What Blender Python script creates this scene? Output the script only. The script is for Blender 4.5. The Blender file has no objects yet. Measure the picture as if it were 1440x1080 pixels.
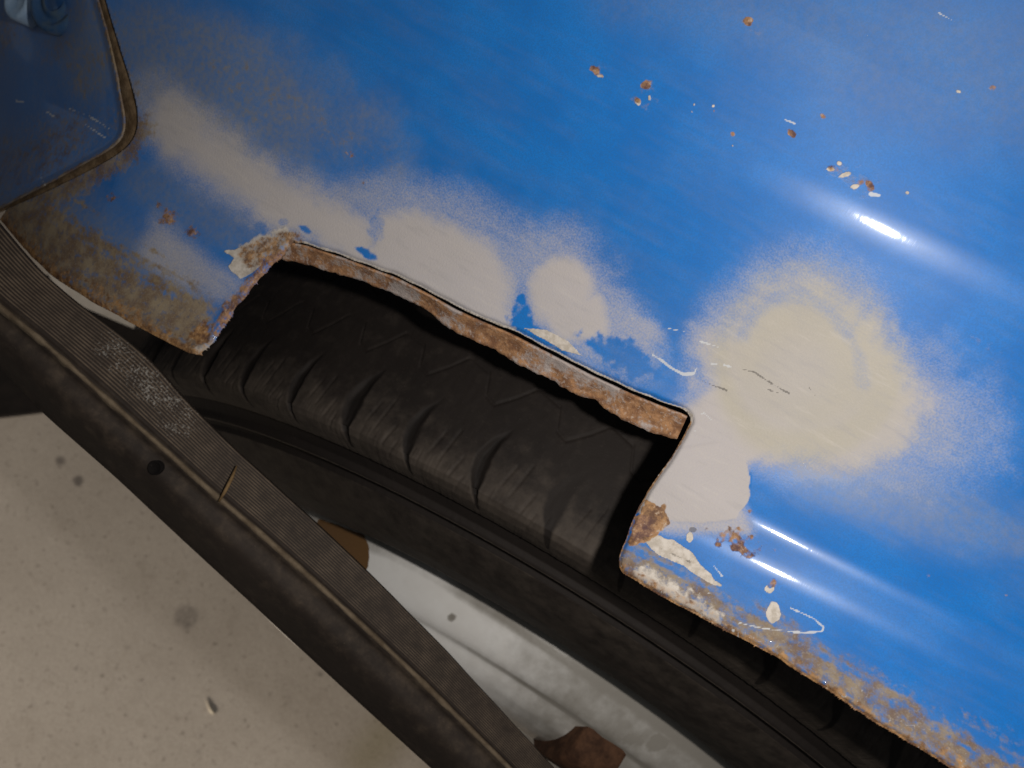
import bpy, math
import numpy as np
from mathutils import Matrix, Vector

SC = bpy.context.scene
COL = SC.collection
rng = np.random.default_rng(7)

# ------------------------------------------------------------------ camera
CAM = np.array([-0.0134, -0.1755, 0.6048])
_rx, _ry, _rz = 0.4670, -0.1158, 0.5344
def _rot(rx, ry, rz):
    X = np.array([[1, 0, 0], [0, math.cos(rx), -math.sin(rx)], [0, math.sin(rx), math.cos(rx)]])
    Y = np.array([[math.cos(ry), 0, math.sin(ry)], [0, 1, 0], [-math.sin(ry), 0, math.cos(ry)]])
    Z = np.array([[math.cos(rz), -math.sin(rz), 0], [math.sin(rz), math.cos(rz), 0], [0, 0, 1]])
    return Z @ Y @ X
ROT = _rot(_rx, _ry, _rz)
FPX = 1247.0
cd = bpy.data.cameras.new('camera')
cd.sensor_width = 36.0
cd.lens = FPX / 1440.0 * 36.0
cd.clip_start = 0.01
cd.clip_end = 50.0
cam = bpy.data.objects.new('camera', cd)
COL.objects.link(cam)
mw = np.eye(4); mw[:3, :3] = ROT; mw[:3, 3] = CAM
cam.matrix_world = Matrix(mw.tolist())
SC.camera = cam
cd.dof.use_dof = True
cd.dof.focus_distance = 0.285
cd.dof.aperture_fstop = 16.0

# ------------------------------------------------------------------ light
def rays_axis(a, b): return -ROT[:, 2] + a * ROT[:, 0] + b * ROT[:, 1]
w = bpy.data.worlds.new('World'); SC.world = w; w.use_nodes = True
bg = w.node_tree.nodes['Background']
bg.inputs[0].default_value = (0.94, 0.96, 0.98, 1)
bg.inputs[1].default_value = 0.085
LIGHT = CAM + 0.070 * ROT[:, 0] + 0.008 * ROT[:, 1]
ld = bpy.data.lights.new('phone_flash', 'SPOT')
ld.energy = 3.25; ld.spot_size = math.radians(122); ld.spot_blend = 0.9; ld.shadow_soft_size = 0.008; ld.color = (1.0, 0.955, 0.90)
lo = bpy.data.objects.new('phone_flash', ld); COL.objects.link(lo); lo.location = LIGHT
lo.rotation_euler = Vector((CAM + 0.27 * (rays_axis(0.12, -0.10)) - LIGHT).tolist()).to_track_quat('-Z', 'Y').to_euler()
sd = bpy.data.lights.new('floor_fill_spot', 'SPOT')          # added unseen spot, narrow cone brightens floor and rim, misses the fender
sd.energy = 128; sd.spot_size = math.radians(34); sd.spot_blend = 0.5; sd.shadow_soft_size = 0.10
sd.color = (1.0, 0.88, 0.74)
so = bpy.data.objects.new('floor_fill_spot', sd); COL.objects.link(so)
so.location = (-0.62, -1.75, 0.36)
so.rotation_euler = (Vector((-0.36, -0.20, -0.33)) - so.location).to_track_quat('-Z', 'Y').to_euler()
SC.view_settings.view_transform = 'Standard'
SC.view_settings.look = 'None'
SC.view_settings.exposure = 0.0

# ------------------------------------------------------------------ small maths
FLOOR_Z = -0.306
def rays(px, py):
    a = (np.asarray(px, float) - 720) / FPX; b = (540 - np.asarray(py, float)) / FPX
    return (-ROT[:, 2])[None] + a.ravel()[:, None] * ROT[:, 0][None] + b.ravel()[:, None] * ROT[:, 1][None]
def at_t(px, py, t):
    return CAM + rays(px, py) * np.asarray(t, float).ravel()[:, None]
def at_z(px, py, z):
    d = rays(px, py); return CAM + d * ((z - CAM[2]) / d[:, 2])[:, None]
def sstep(a, b, x):
    t = np.clip((x - a) / (b - a), 0, 1); return t * t * (3 - 2 * t)
_lat = rng.random((256, 256))
def vnoise(x, y):
    xi = np.floor(x).astype(int); yi = np.floor(y).astype(int); fx = x - xi; fy = y - yi
    fx = fx * fx * (3 - 2 * fx); fy = fy * fy * (3 - 2 * fy)
    a = _lat[xi % 256, yi % 256]; b = _lat[(xi + 1) % 256, yi % 256]
    c = _lat[xi % 256, (yi + 1) % 256]; d = _lat[(xi + 1) % 256, (yi + 1) % 256]
    return (a * (1 - fx) + b * fx) * (1 - fy) + (c * (1 - fx) + d * fx) * fy
def fbm(x, y, o=4):
    s = 0; a = .5
    for k in range(o):
        s = s + a * vnoise(x * 2 ** k + 17.3 * k, y * 2 ** k + 9.1 * k); a *= .5
    return s / (1 - .5 ** o)
def seg_dist(px, py, pl, closed=False):
    pl = np.asarray(pl, float); n = len(pl); best = np.full(px.shape, 1e9); bx = px.copy(); by = py.copy()
    for i in range(n if closed else n - 1):
        a = pl[i]; b = pl[(i + 1) % n]; d = b - a; L = d @ d + 1e-12
        t = np.clip(((px - a[0]) * d[0] + (py - a[1]) * d[1]) / L, 0, 1)
        qx = a[0] + t * d[0]; qy = a[1] + t * d[1]; dd = (px - qx) ** 2 + (py - qy) ** 2
        m = dd < best; best = np.where(m, dd, best); bx = np.where(m, qx, bx); by = np.where(m, qy, by)
    return np.sqrt(best), bx, by
def inside(px, py, pl):
    r = np.zeros(px.shape, bool); n = len(pl)
    for i in range(n):
        x1, y1 = pl[i]; x2, y2 = pl[(i + 1) % n]
        if y1 == y2: continue
        c = ((y1 > py) != (y2 > py)) & (px < (x2 - x1) * (py - y1) / (y2 - y1) + x1)
        r ^= c
    return r
def sdf(px, py, pl):
    d = seg_dist(px, py, pl, True)[0]; return np.where(inside(px, py, pl), -d, d)
def dense(pl, step):
    out = []; pl = np.asarray(pl, float)
    for a, b in zip(pl[:-1], pl[1:]):
        n = max(1, int(np.hypot(*(b - a)) / step))
        out += [a + (b - a) * k / n for k in range(n)]
    out.append(pl[-1]); return np.array(out)
def smooth_pl(pl, step=12, it=2):
    p = dense(pl, step)
    for _ in range(it):
        p[1:-1] = .25 * p[:-2] + .5 * p[1:-1] + .25 * p[2:]
    return p

# ------------------------------------------------------------------ objects
def mesh_obj(name, V, Fc, mat, parent=None, attrs=None, smooth=True):
    V = np.asarray(V, np.float32); me = bpy.data.meshes.new(name)
    if isinstance(Fc, np.ndarray):
        n, k = Fc.shape
        me.vertices.add(len(V)); me.vertices.foreach_set('co', V.ravel())
        me.loops.add(n * k); me.loops.foreach_set('vertex_index', Fc.astype(np.int32).ravel())
        me.polygons.add(n)
        me.polygons.foreach_set('loop_start', np.arange(0, n * k, k, dtype=np.int32))
        me.polygons.foreach_set('loop_total', np.full(n, k, np.int32))
        me.update(calc_edges=True)
    else:
        me.from_pydata(V.tolist(), [], Fc)
    for nm, A in (attrs or {}).items():
        at = me.attributes.new(nm, 'FLOAT_COLOR', 'POINT')
        at.data.foreach_set('color', np.asarray(A, np.float32).ravel())
    if smooth:
        me.polygons.foreach_set('use_smooth', np.ones(len(me.polygons), bool))
    me.validate(); me.materials.append(mat)
    o = bpy.data.objects.new(name, me); COL.objects.link(o)
    if parent is not None: o.parent = parent
    return o
def tag(o, label=None, cat=None, group=None, kind=None):
    if label: o['label'] = label
    if cat: o['category'] = cat
    if group: o['group'] = group
    if kind: o['kind'] = kind
    return o
def grid_faces(n, m, close=False):
    i = np.arange(n - 1)[:, None]; j = np.arange(m if close else m - 1)[None]
    j2 = (j + 1) % m
    return np.stack([(i * m + j), (i * m + j2), ((i + 1) * m + j2), ((i + 1) * m + j)], -1).reshape(-1, 4)

# ------------------------------------------------------------------ materials
class N:
    def __init__(s, name):
        s.m = bpy.data.materials.new(name); s.m.use_nodes = True; s.t = s.m.node_tree
        s.b = s.t.nodes['Principled BSDF']; s.out = s.t.nodes['Material Output']
        s.tc = s.t.nodes.new('ShaderNodeTexCoord')
    def n(s, ty, **kw):
        x = s.t.nodes.new(ty)
        for k, v in kw.items(): setattr(x, k, v)
        return x
    def put(s, sock, v):
        if hasattr(v, 'is_output'): s.t.links.new(v, sock)
        elif isinstance(v, (tuple, list)): sock.default_value = tuple(v) + ((1,) if len(v) == 3 and sock.type == 'RGBA' else ())
        else: sock.default_value = v
    def noise(s, scale, detail=4, rough=.55, vec=None, out=0, dist=0):
        x = s.n('ShaderNodeTexNoise'); x.inputs['Scale'].default_value = scale
        x.inputs['Detail'].default_value = detail; x.inputs['Roughness'].default_value = rough
        x.inputs['Distortion'].default_value = dist
        s.t.links.new(vec or s.tc.outputs['Object'], x.inputs['Vector']); return x.outputs[out]
    def mapping(s, scale=(1, 1, 1), rot=(0, 0, 0)):
        x = s.n('ShaderNodeMapping'); x.inputs['Scale'].default_value = scale; x.inputs['Rotation'].default_value = rot
        s.t.links.new(s.tc.outputs['Object'], x.inputs['Vector']); return x.outputs[0]
    def math(s, op, a, b=0.0, c=0.0, clamp=False):
        x = s.n('ShaderNodeMath', operation=op, use_clamp=clamp)
        for i, v in enumerate((a, b, c)): s.put(x.inputs[i], v)
        return x.outputs[0]
    def ramp(s, v, a, b, lo=0., hi=1.):
        x = s.n('ShaderNodeMapRange', interpolation_type='SMOOTHSTEP')
        s.put(x.inputs[0], v)
        for i, q in enumerate((a, b, lo, hi)): x.inputs[i + 1].default_value = q
        return x.outputs[0]
    def mix(s, f, a, b, mode='MIX'):
        x = s.n('ShaderNodeMix', data_type='RGBA', blend_type=mode)
        s.put(x.inputs[0], f); s.put(x.inputs[6], a); s.put(x.inputs[7], b); return x.outputs[2]
    def fmix(s, f, a, b):
        x = s.n('ShaderNodeMix', data_type='FLOAT')
        s.put(x.inputs[0], f); s.put(x.inputs[2], a); s.put(x.inputs[3], b); return x.outputs[0]
    def attr(s, name):
        x = s.n('ShaderNodeAttribute', attribute_name=name); y = s.n('ShaderNodeSeparateColor')
        s.t.links.new(x.outputs['Color'], y.inputs[0]); return y.outputs[0], y.outputs[1], y.outputs[2], x.outputs['Alpha']
    def bump(s, h, strength=.3, dist=.001, nrm=None):
        x = s.n('ShaderNodeBump'); s.put(x.inputs['Height'], h); x.inputs['Strength'].default_value = strength
        x.inputs['Distance'].default_value = dist
        if nrm: s.t.links.new(nrm, x.inputs['Normal'])
        return x.outputs[0]
    def set(s, **kw):
        for k, v in kw.items(): s.put(s.b.inputs[k.replace('_', ' ')], v)
        return s.m

def paint_material(name):
    n = N(name)
    pr, ye, ru, di = n.attr('mask_a'); wh, da, sc, tl = n.attr('mask_b')
    fine = n.noise(1500, 2, .6); mid = n.noise(420, 5, .65); big = n.noise(45, 4, .6); spk = n.noise(1700, 2, .5)
    grain = n.noise(1900, 2, .6)
    blue = n.mix(n.ramp(big, .35, .7), (.002, .150, .53), (.005, .180, .60))
    blue = n.mix(n.math('MULTIPLY', n.ramp(grain, .35, .65), .50), blue, (.014, .125, .36))
    # greyish veil: chalky fade, plus reflected haze and sheen put into colour
    blue = n.mix(n.math('MULTIPLY', tl, n.ramp(mid, .25, .75, .45, 1.)), blue, (.205, .215, .235))
    # primer with overspray speckle
    sp = n.math('ADD', n.math('MULTIPLY', n.math('SUBTRACT', spk, .5), 1.15), n.math('MULTIPLY', n.math('SUBTRACT', big, .5), .5))
    bell = n.math('MULTIPLY', n.math('MULTIPLY', pr, n.math('SUBTRACT', 1.0, pr)), 3.2)
    scr = n.noise(1.0, 5, .65, vec=n.mapping((60, 420, 420), (0, .1, .12)))
    sp = n.math('ADD', sp, n.math('MULTIPLY', n.math('SUBTRACT', scr, .5), .35))
    pf = n.math('MULTIPLY', n.ramp(n.math('ADD', pr, n.math('MULTIPLY', sp, n.math('MULTIPLY', bell, .62))), .02, 1.0), .965)
    pcol = n.mix(ye, (.47, .430, .415), (.455, .412, .305))
    pcol = n.mix(n.math('MULTIPLY', n.ramp(big, .3, .7), .35), pcol, n.mix(ye, (.42, .385, .36), (.37, .34, .27)))
    pcol = n.mix(n.math('MULTIPLY', n.ramp(grain, .35, .75), .35), pcol, (.50, .455, .40))
    pcol = n.mix(n.math('MULTIPLY', n.ramp(scr, .48, .30), .30), pcol, (.36, .335, .32))
    pcol = n.mix(n.math('MULTIPLY', n.ramp(scr, .55, .70), .25), pcol, (.58, .53, .47))
    c = n.mix(pf, blue, pcol)
    # dirt film
    df = n.math('MULTIPLY', n.ramp(n.math('ADD', di, n.math('MULTIPLY', n.math('SUBTRACT', mid, .5), 1.5)), .28, .92), .86)
    dcol = n.mix(n.ramp(n.noise(120, 5, .6), .35, .65), (.170, .098, .032), (.30, .222, .115))
    dcol = n.mix(n.math('MULTIPLY', n.ramp(fine, .5, .72), .5), dcol, (.36, .29, .18))
    dcol = n.mix(n.math('MULTIPLY', n.ramp(mid, .5, .3), .6), dcol, (.085, .058, .026))
    c = n.mix(df, c, dcol)
    # bare / chipped white filler
    wf = n.ramp(n.math('ADD', wh, n.math('MULTIPLY', n.math('SUBTRACT', mid, .5), .75)), .32, .68)
    c = n.mix(wf, c, n.mix(n.ramp(mid, .35, .65), (.43, .38, .32), (.60, .545, .485)))
    # rust
    rf = n.ramp(n.math('ADD', ru, n.math('MULTIPLY', n.math('SUBTRACT', mid, .5), 1.25)), .34, .68)
    rcol = n.mix(n.ramp(n.noise(260, 6, .7), .38, .62), (.115, .052, .024), (.40, .215, .085))
    rcol = n.mix(n.ramp(n.noise(520, 4, .7), .58, .70), rcol, (.46, .36, .27))
    c = n.mix(n.math('MULTIPLY', rf, .93), c, rcol)
    c = n.mix(n.math('MULTIPLY', n.ramp(n.math('ADD', da, n.math('MULTIPLY', n.math('SUBTRACT', fine, .5), .5)), .4, .6), .6), c, (.06, .052, .05))
    c = n.mix(n.math('MULTIPLY', n.ramp(n.math('ADD', sc, n.math('MULTIPLY', n.math('SUBTRACT', mid, .5), .9)), .30, .75), .85), c, (.56, .57, .58))
    cover = n.math('MAXIMUM', n.math('MAXIMUM', pf, rf), n.math('MAXIMUM', n.math('MAXIMUM', df, wf), n.math('MULTIPLY', tl, .5)), clamp=True)
    rough = n.fmix(cover, .36, .80)
    h = n.math('ADD', n.math('MULTIPLY', rf, n.math('MULTIPLY', n.math('SUBTRACT', mid, .45), .8)), n.math('MULTIPLY', n.math('MAXIMUM', pf, df), n.math('MULTIPLY', fine, .22)))
    h = n.math('ADD', h, n.math('MULTIPLY', wf, .35))
    orange = n.math('MULTIPLY', n.noise(150, 2, .5), .06)
    nb = n.bump(n.math('ADD', h, orange), .55, .0009)
    coat = n.math('SUBTRACT', 1.0, n.math('MULTIPLY', cover, 2.2), clamp=True)
    n.set(Base_Color=c, Roughness=rough, Normal=nb, Coat_Weight=n.math('MULTIPLY', coat, 1.0), Coat_Roughness=.062, Coat_IOR=1.62,
          Specular_IOR_Level=n.fmix(cover, .32, .22))
    wav = n.math('MULTIPLY', n.noise(1.0, 3, .6, vec=n.mapping((650, 70, 70))), .055)
    nb2 = n.bump(n.math('ADD', orange, wav), .35, .0008); n.put(n.b.inputs['Coat Normal'], nb2)
    return n.m
M_PAINT = paint_material('weathered_blue_paint')

def rust_material():
    n = N('flaking_rust')
    a = n.noise(230, 7, .7); b = n.noise(95, 5, .6, dist=.6); f = n.noise(900, 4, .6)
    c = n.mix(n.ramp(a, .36, .64), (.20, .098, .052), (.44, .235, .115))
    c = n.mix(n.ramp(n.math('ADD', b, n.math('MULTIPLY', n.math('SUBTRACT', f, .5), .35)), .45, .62), c, (.40, .34, .315))
    c = n.mix(n.math('MULTIPLY', n.ramp(f, .55, .7), .5), c, (.55, .46, .38))
    h = n.math('ADD', n.math('MULTIPLY', a, .8), n.math('MULTIPLY', f, .4))
    return n.set(Base_Color=c, Roughness=.85, Specular_IOR_Level=.25, Normal=n.bump(h, .55, .0011))
M_RUST = rust_material()

def rubber_material(name, base, dust, attr=True, rough=.72):
    n = N(name)
    a = n.noise(160, 5, .65); f = n.noise(1100, 3, .6); b = n.noise(22, 4, .6)
    c = n.mix(n.ramp(b, .3, .7), base, tuple(x * 1.35 for x in base))
    c = n.mix(n.math('MULTIPLY', n.ramp(f, .62, .78), .30), c, dust)
    if attr:
        d, w_, r_, _ = n.attr('mask_a')
        c = n.mix(n.ramp(n.math('ADD', d, n.math('MULTIPLY', n.math('SUBTRACT', a, .5), .9)), .15, 1.0, 0., .95), c, dust)
        c = n.mix(n.ramp(n.math('ADD', w_, n.math('MULTIPLY', n.math('SUBTRACT', f, .5), 1.3)), .42, .75, 0, .85), c, (.33, .31, .28))
        c = n.mix(n.ramp(n.math('ADD', r_, n.math('MULTIPLY', n.math('SUBTRACT', a, .5), .7)), .35, .75), c, (.0065, .0045, .0035))  # blackens the tyre notches, groove shade put into the colour
    h = n.math('ADD', n.math('MULTIPLY', a, .5), n.math('MULTIPLY', f, .3))
    return n.set(Base_Color=c, Roughness=rough, Specular_IOR_Level=.22, Normal=n.bump(h, .35, .0006))
M_TYRE = rubber_material('tyre_rubber', (.0115, .0086, .0072), (.068, .054, .043))
M_BOARD = rubber_material('ribbed_rubber', (.023, .0168, .0132), (.150, .110, .076))

def simple(name, c1, c2, scale, rough=.6, bump=.2, spec=.4, metal=0.):
    n = N(name); a = n.noise(scale, 6, .65)
    return n.set(Base_Color=n.mix(n.ramp(a, .32, .68), c1, c2), Roughness=rough, Metallic=metal, Specular_IOR_Level=spec,
                 Normal=n.bump(n.noise(scale * 4, 4, .6), bump, .0008))
M_DIRT = simple('packed_brown_dirt', (.075, .045, .022), (.17, .115, .065), 170, .92, .7, .2)
M_TAN = simple('dusty_tan_edge', (.10, .072, .046), (.19, .145, .098), 120, .85, .6, .2)
M_HOLE = simple('black_inside', (.006, .005, .005), (.012, .010, .009), 60, .9, .2, .1)
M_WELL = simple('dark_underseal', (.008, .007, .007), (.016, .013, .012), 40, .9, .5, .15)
M_WHITE = simple('off_white_paint', (.62, .58, .52), (.72, .68, .62), 60, .55, .2)
M_STRAW = simple('dry_straw', (.11, .065, .028), (.22, .14, .065), 300, .8, .3, .2)
M_CHIP = simple('pale_splinter', (.50, .43, .33), (.66, .60, .48), 300, .8, .3, .2)
M_STONE = simple('dark_grit', (.05, .048, .05), (.11, .105, .105), 200, .9, .5, .2)
M_CLIP = simple('brown_rusty_steel', (.040, .018, .010), (.105, .05, .026), 150, .85, .6, .25)
M_BOLT = simple('grey_blue_painted_bolt', (.22, .33, .48), (.34, .46, .60), 150, .5, .3)

def rim_material():
    n = N('white_wheel_paint')
    r_, d_, _, _ = n.attr('mask_a')
    a = n.noise(110, 6, .65); b = n.noise(30, 4, .6)
    c = n.mix(n.ramp(b, .3, .7), (.78, .755, .72), (.86, .845, .82))
    c = n.mix(n.ramp(n.math('ADD', d_, n.math('MULTIPLY', n.math('SUBTRACT', a, .5), .45)), .15, 1.0, 0., .85), c, (.19, .168, .135))  # grime, plus the painted light fall-off across the rim
    c = n.mix(n.math('MULTIPLY', n.ramp(a, .70, .80), .35), c, (.28, .23, .17))
    c = n.mix(n.ramp(n.math('ADD', r_, n.math('MULTIPLY', n.math('SUBTRACT', a, .5), .4)), .42, .60), c, (.15, .075, .024))
    return n.set(Base_Color=c, Roughness=.27, Specular_IOR_Level=.6, Normal=n.bump(n.noise(300, 4, .6), .15, .0006))
M_RIM = rim_material()

def floor_material():
    n = N('stained_concrete')
    a = n.noise(9, 7, .62); b = n.noise(60, 6, .65); f = n.noise(420, 4, .6); g = n.noise(1400, 2, .6)
    c = n.mix(n.ramp(a, .32, .68), (.375, .340, .300), (.425, .388, .345))
    c = n.mix(n.math('MULTIPLY', n.ramp(b, .52, .72), .40), c, (.30, .265, .225))
    c = n.mix(n.math('MULTIPLY', n.ramp(b, .20, .42, 1., 0.), .30), c, (.48, .44, .395))
    c = n.mix(n.math('MULTIPLY', n.ramp(f, .62, .76), .55), c, (.20, .17, .14))
    c = n.mix(n.math('MULTIPLY', n.ramp(g, .5, .7), .45), c, (.24, .21, .18))
    c = n.mix(n.math('MULTIPLY', n.ramp(n.noise(330, 3, .7), .42, .28), .5), c, (.50, .46, .41))
    c = n.mix(n.math('MULTIPLY', n.ramp(n.noise(190, 3, .7), .60, .70), .7), c, (.15, .128, .11))
    c = n.mix(n.math('MULTIPLY', n.ramp(n.noise(800, 2, .6), .45, .72), .5), c, (.22, .19, .165))
    d_, o_, _, _ = n.attr('mask_a')
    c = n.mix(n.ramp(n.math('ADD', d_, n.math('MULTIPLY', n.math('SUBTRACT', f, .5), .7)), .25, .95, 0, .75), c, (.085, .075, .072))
    c = n.mix(n.math('MULTIPLY', o_, .8), c, (.19, .165, .075))
    h = n.math('ADD', n.math('MULTIPLY', b, .6), n.math('MULTIPLY', f, .5))
    return n.set(Base_Color=c, Roughness=.88, Specular_IOR_Level=.25, Normal=n.bump(h, .35, .0015))
M_FLOOR = floor_material()

# ------------------------------------------------------------------ floor
def build_floor():
    xs = np.unique(np.concatenate([np.linspace(-3, -.75, 12), np.linspace(-.75, .25, 420), np.linspace(.25, 3, 12)]))
    ys = np.unique(np.concatenate([np.linspace(-3, -.45, 12), np.linspace(-.45, .25, 300), np.linspace(.25, 3, 12)]))
    X, Y = np.meshgrid(xs, ys, indexing='ij')
    V = np.stack([X, Y, np.full_like(X, FLOOR_Z)], -1).reshape(-1, 3)
    q = (V - CAM) @ ROT; px = 720 + FPX * q[:, 0] / -q[:, 2]; py = 540 - FPX * q[:, 1] / -q[:, 2]
    ok = -q[:, 2] > .1
    m = np.zeros((len(V), 4))
    def spot(x, y, r, s=1., soft=.6):
        d = np.hypot(px - x, py - y) / r + .35 * (fbm(px / r * 2 + x, py / r * 2) - .5)
        m[:, 0] = np.maximum(m[:, 0], np.where(ok, s * sstep(1 + soft, 1 - soft, d), 0))
    for a in ((262, 868, 21, .62, .45), (85, 648, 8, .8), (110, 676, 8, 1.), (98, 690, 4, .5), (107, 940, 5, .6), (180, 910, 5, .5),
              (280, 1057, 6, .5), (450, 948, 5, .7), (78, 722, 5, .5), (42, 860, 18, .25), (520, 1050, 14, .3), (200, 790, 5, .4),
              (330, 960, 5, .35), (30, 1000, 6, .4), (140, 770, 6, .35), (60, 780, 5, .3), (395, 1000, 7, .3)): spot(*a)
    d, _, _ = seg_dist(px, py, [(265, 790), (262, 820), (268, 850)])
    m[:, 0] = np.maximum(m[:, 0], .32 * sstep(3, .5, d))
    hv = vnoise(px / 7., py / 7.); m[:, 0] = np.maximum(m[:, 0], np.where(ok, .55 * sstep(.90, .97, hv) * sstep(.45, .7, vnoise(px / 60. + 3, py / 60.)), 0))
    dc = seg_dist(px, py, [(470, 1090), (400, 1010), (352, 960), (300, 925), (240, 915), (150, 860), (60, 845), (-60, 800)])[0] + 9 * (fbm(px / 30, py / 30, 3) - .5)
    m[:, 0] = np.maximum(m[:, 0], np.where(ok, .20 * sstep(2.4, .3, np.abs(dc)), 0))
    m[:, 1] = sstep(55, 0, seg_dist(px, py, [(548, 1025), (515, 1070)])[0]) * ok * .55
    o = mesh_obj('floor', V, grid_faces(len(xs), len(ys)), M_FLOOR, attrs={'mask_a': m})
    tag(o, 'stained pale concrete garage floor with dark spots', kind='structure')
build_floor()

# ------------------------------------------------------------------ the car
car = bpy.data.objects.new('car', None); COL.objects.link(car); car.location = (0, 0, FLOOR_Z)
car.empty_display_size = .1
tag(car, 'weathered blue car seen close at its cut-out rusty wheel arch, primer patches, black tyre behind', 'car')
def part(name, V, Fc, mat, parent=None, **k):
    o = mesh_obj(name, V, Fc, mat, parent or car, **k)
    if parent is None:
        V = None; o.location = (0, 0, -FLOOR_Z)
    return o

# fender height field: z = F(x, y)
def ylip(x): return -.0825 + .030 * (x - .0045)
def zlip(x):
    d = x - .043
    z = .345 + .128 * (x - .0045) - .30 * d * d
    return z - np.where(x < -.20, 2.2 * (x + .20) ** 2, 0)
_X0 = .035
def _profile(wide=False):
    vs = np.arange(-.10, .60, .0005); g = np.zeros(len(vs)); i0 = int(np.argmin(abs(vs)))
    kn = np.array([-.10, -.004, .008, .0180, .0207, .0235, .0280, .0303, .0328, .040, .0535, .068, .090, .1035, .1075, .1115, .138, .21, .6])
    dl = np.array([-.26, -.26, -.22, -.15, .00, .17, .20, .00, -.24, -.22, .00, .13, .24, .24, .00, -.26, -.40, -.44, -.9])
    de = np.interp(vs, kn, dl)
    if wide:                                    # towards the left the crease opens into a broad soft roll
        kn = np.array([-.10, -.004, .008, .0180, .0207, .0235, .0280, .0303, .0328, .040, .0535, .068, .078, .086, .1075, .129, .145, .21, .6])
        de = np.interp(vs, kn, dl)
    k = np.exp(-.5 * (np.arange(-5, 6) / 1.3) ** 2); k /= k.sum(); de = np.convolve(np.pad(de, 5, 'edge'), k, 'valid')
    def m(v, gz):
        p = np.array([_X0, ylip(_X0) + v, zlip(_X0) + gz]); a = CAM - p; b = LIGHT - p
        h = a / np.linalg.norm(a) + b / np.linalg.norm(b); return -h[1] / h[2]
    for i in range(i0 + 1, len(vs)):
        g[i] = g[i - 1] + .0005 * np.clip(m(vs[i - 1], g[i - 1]) + de[i - 1], .05, 1.15 - .5 * float(sstep(.12, .30, vs[i])))
    for i in range(i0 - 1, -1, -1):
        g[i] = g[i + 1] - .0005 * (m(0, 0) + de[i])
    return vs, g
_VS, _G = _profile()
_G2 = _profile(True)[1]
def F(x, y, warp=True):
    v = y - ylip(x)
    k = sstep(.012, -.075, x)
    return zlip(x) + np.interp(v, _VS, _G) * (1 - k) + np.interp(v, _VS, _G2) * k - 1.1 * np.clip(v - .02, -.02, .12) * (x - .035)
def hit(px, py, off=0.):
    d = rays(px, py); lo = np.full(len(d), .10); hi = np.full(len(d), 1.2)
    for _ in range(34):
        mid = .5 * (lo + hi); P = CAM + d * mid[:, None]
        up = P[:, 2] > F(P[:, 0], P[:, 1]); lo = np.where(up, mid, lo); hi = np.where(up, hi, mid)
    t = .5 * (lo + hi) + off
    return CAM + d * t[:, None]

LIP_L = [(-170, 190), (0, 308), (30, 345), (60, 377), (92, 402), (140, 430), (190, 458), (235, 481), (268, 497), (282, 498)]
CUT_L = [(282, 498), (300, 481), (320, 452), (338, 426), (356, 404), (374, 384), (390, 367), (403, 352), (412, 339)]
CUT_T = [(412, 339), (432, 343), (452, 350), (480, 359), (520, 374), (560, 388), (605, 411), (640, 430), (668, 443), (720, 464), (770, 490),
         (830, 521), (890, 549), (940, 569), (962, 576), (972, 584), (971, 594)]
CUT_R = [(971, 594), (962, 612), (948, 636), (930, 662), (910, 692), (894, 722), (880, 756), (870, 782), (869, 796), (876, 806)]
LIP_R = [(876, 806), (919, 832), (971, 861), (1031, 892), (1087, 921), (1165, 972), (1234, 1018), (1294, 1053), (1337, 1080), (1440, 1142), (1640, 1262), (1860, 1394)]
def rough_pl(pl, amp, sc, seed):
    p = smooth_pl(pl, 5, 2); s = np.arange(len(p)) * 5.
    t = np.gradient(p, axis=0); t /= np.linalg.norm(t, axis=1)[:, None] + 1e-9; nn = np.stack([-t[:, 1], t[:, 0]], 1)
    a = (fbm(s / sc + seed, np.full_like(s, seed * 1.7), 3) - .5) * 2 * amp; a[0] = a[-1] = 0
    return p + nn * a[:, None]
EDGE = np.concatenate([rough_pl(LIP_L, 2.0, 22, 1.)[:-1], rough_pl(CUT_L, 3.0, 18, 2.)[:-1], rough_pl(CUT_T, 1.6, 20, 3.)[:-1],
                       rough_pl(CUT_R, 2.6, 22, 4.)[:-1], rough_pl(LIP_R, 2.2, 26, 5.)])
SEAM = np.array([(-400, 415), (-170, 352), (-60, 322), (2, 297), (60, 272), (120, 243), (162, 220), (184, 203), (195, 180), (193, 150), (182, 110), (168, 66), (154, 20), (140, -30), (118, -120), (108, -190), (70, -420)])
SEAM_IN = np.array([(-400, 402), (-170, 340), (-60, 318), (0, 293), (60, 262), (120, 229), (160, 206), (174, 192), (176, 172), (170, 140), (163, 100), (153, 55), (142, 15), (132, -20), (112, -110), (100, -190), (62, -420)])
SEAM_S = smooth_pl(SEAM, 8, 3)
LIPX = EDGE[EDGE[:, 0] > 0]
# fender outline: right of the seam, above EDGE
k0 = int(np.argmin(np.hypot(EDGE[:, 0] - 2, EDGE[:, 1] - 309)))
OUT = np.concatenate([EDGE[k0:], [(1860, -420)], SEAM_S[::-1][:-1][SEAM_S[::-1][:-1][:, 0] > 3]])

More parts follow.
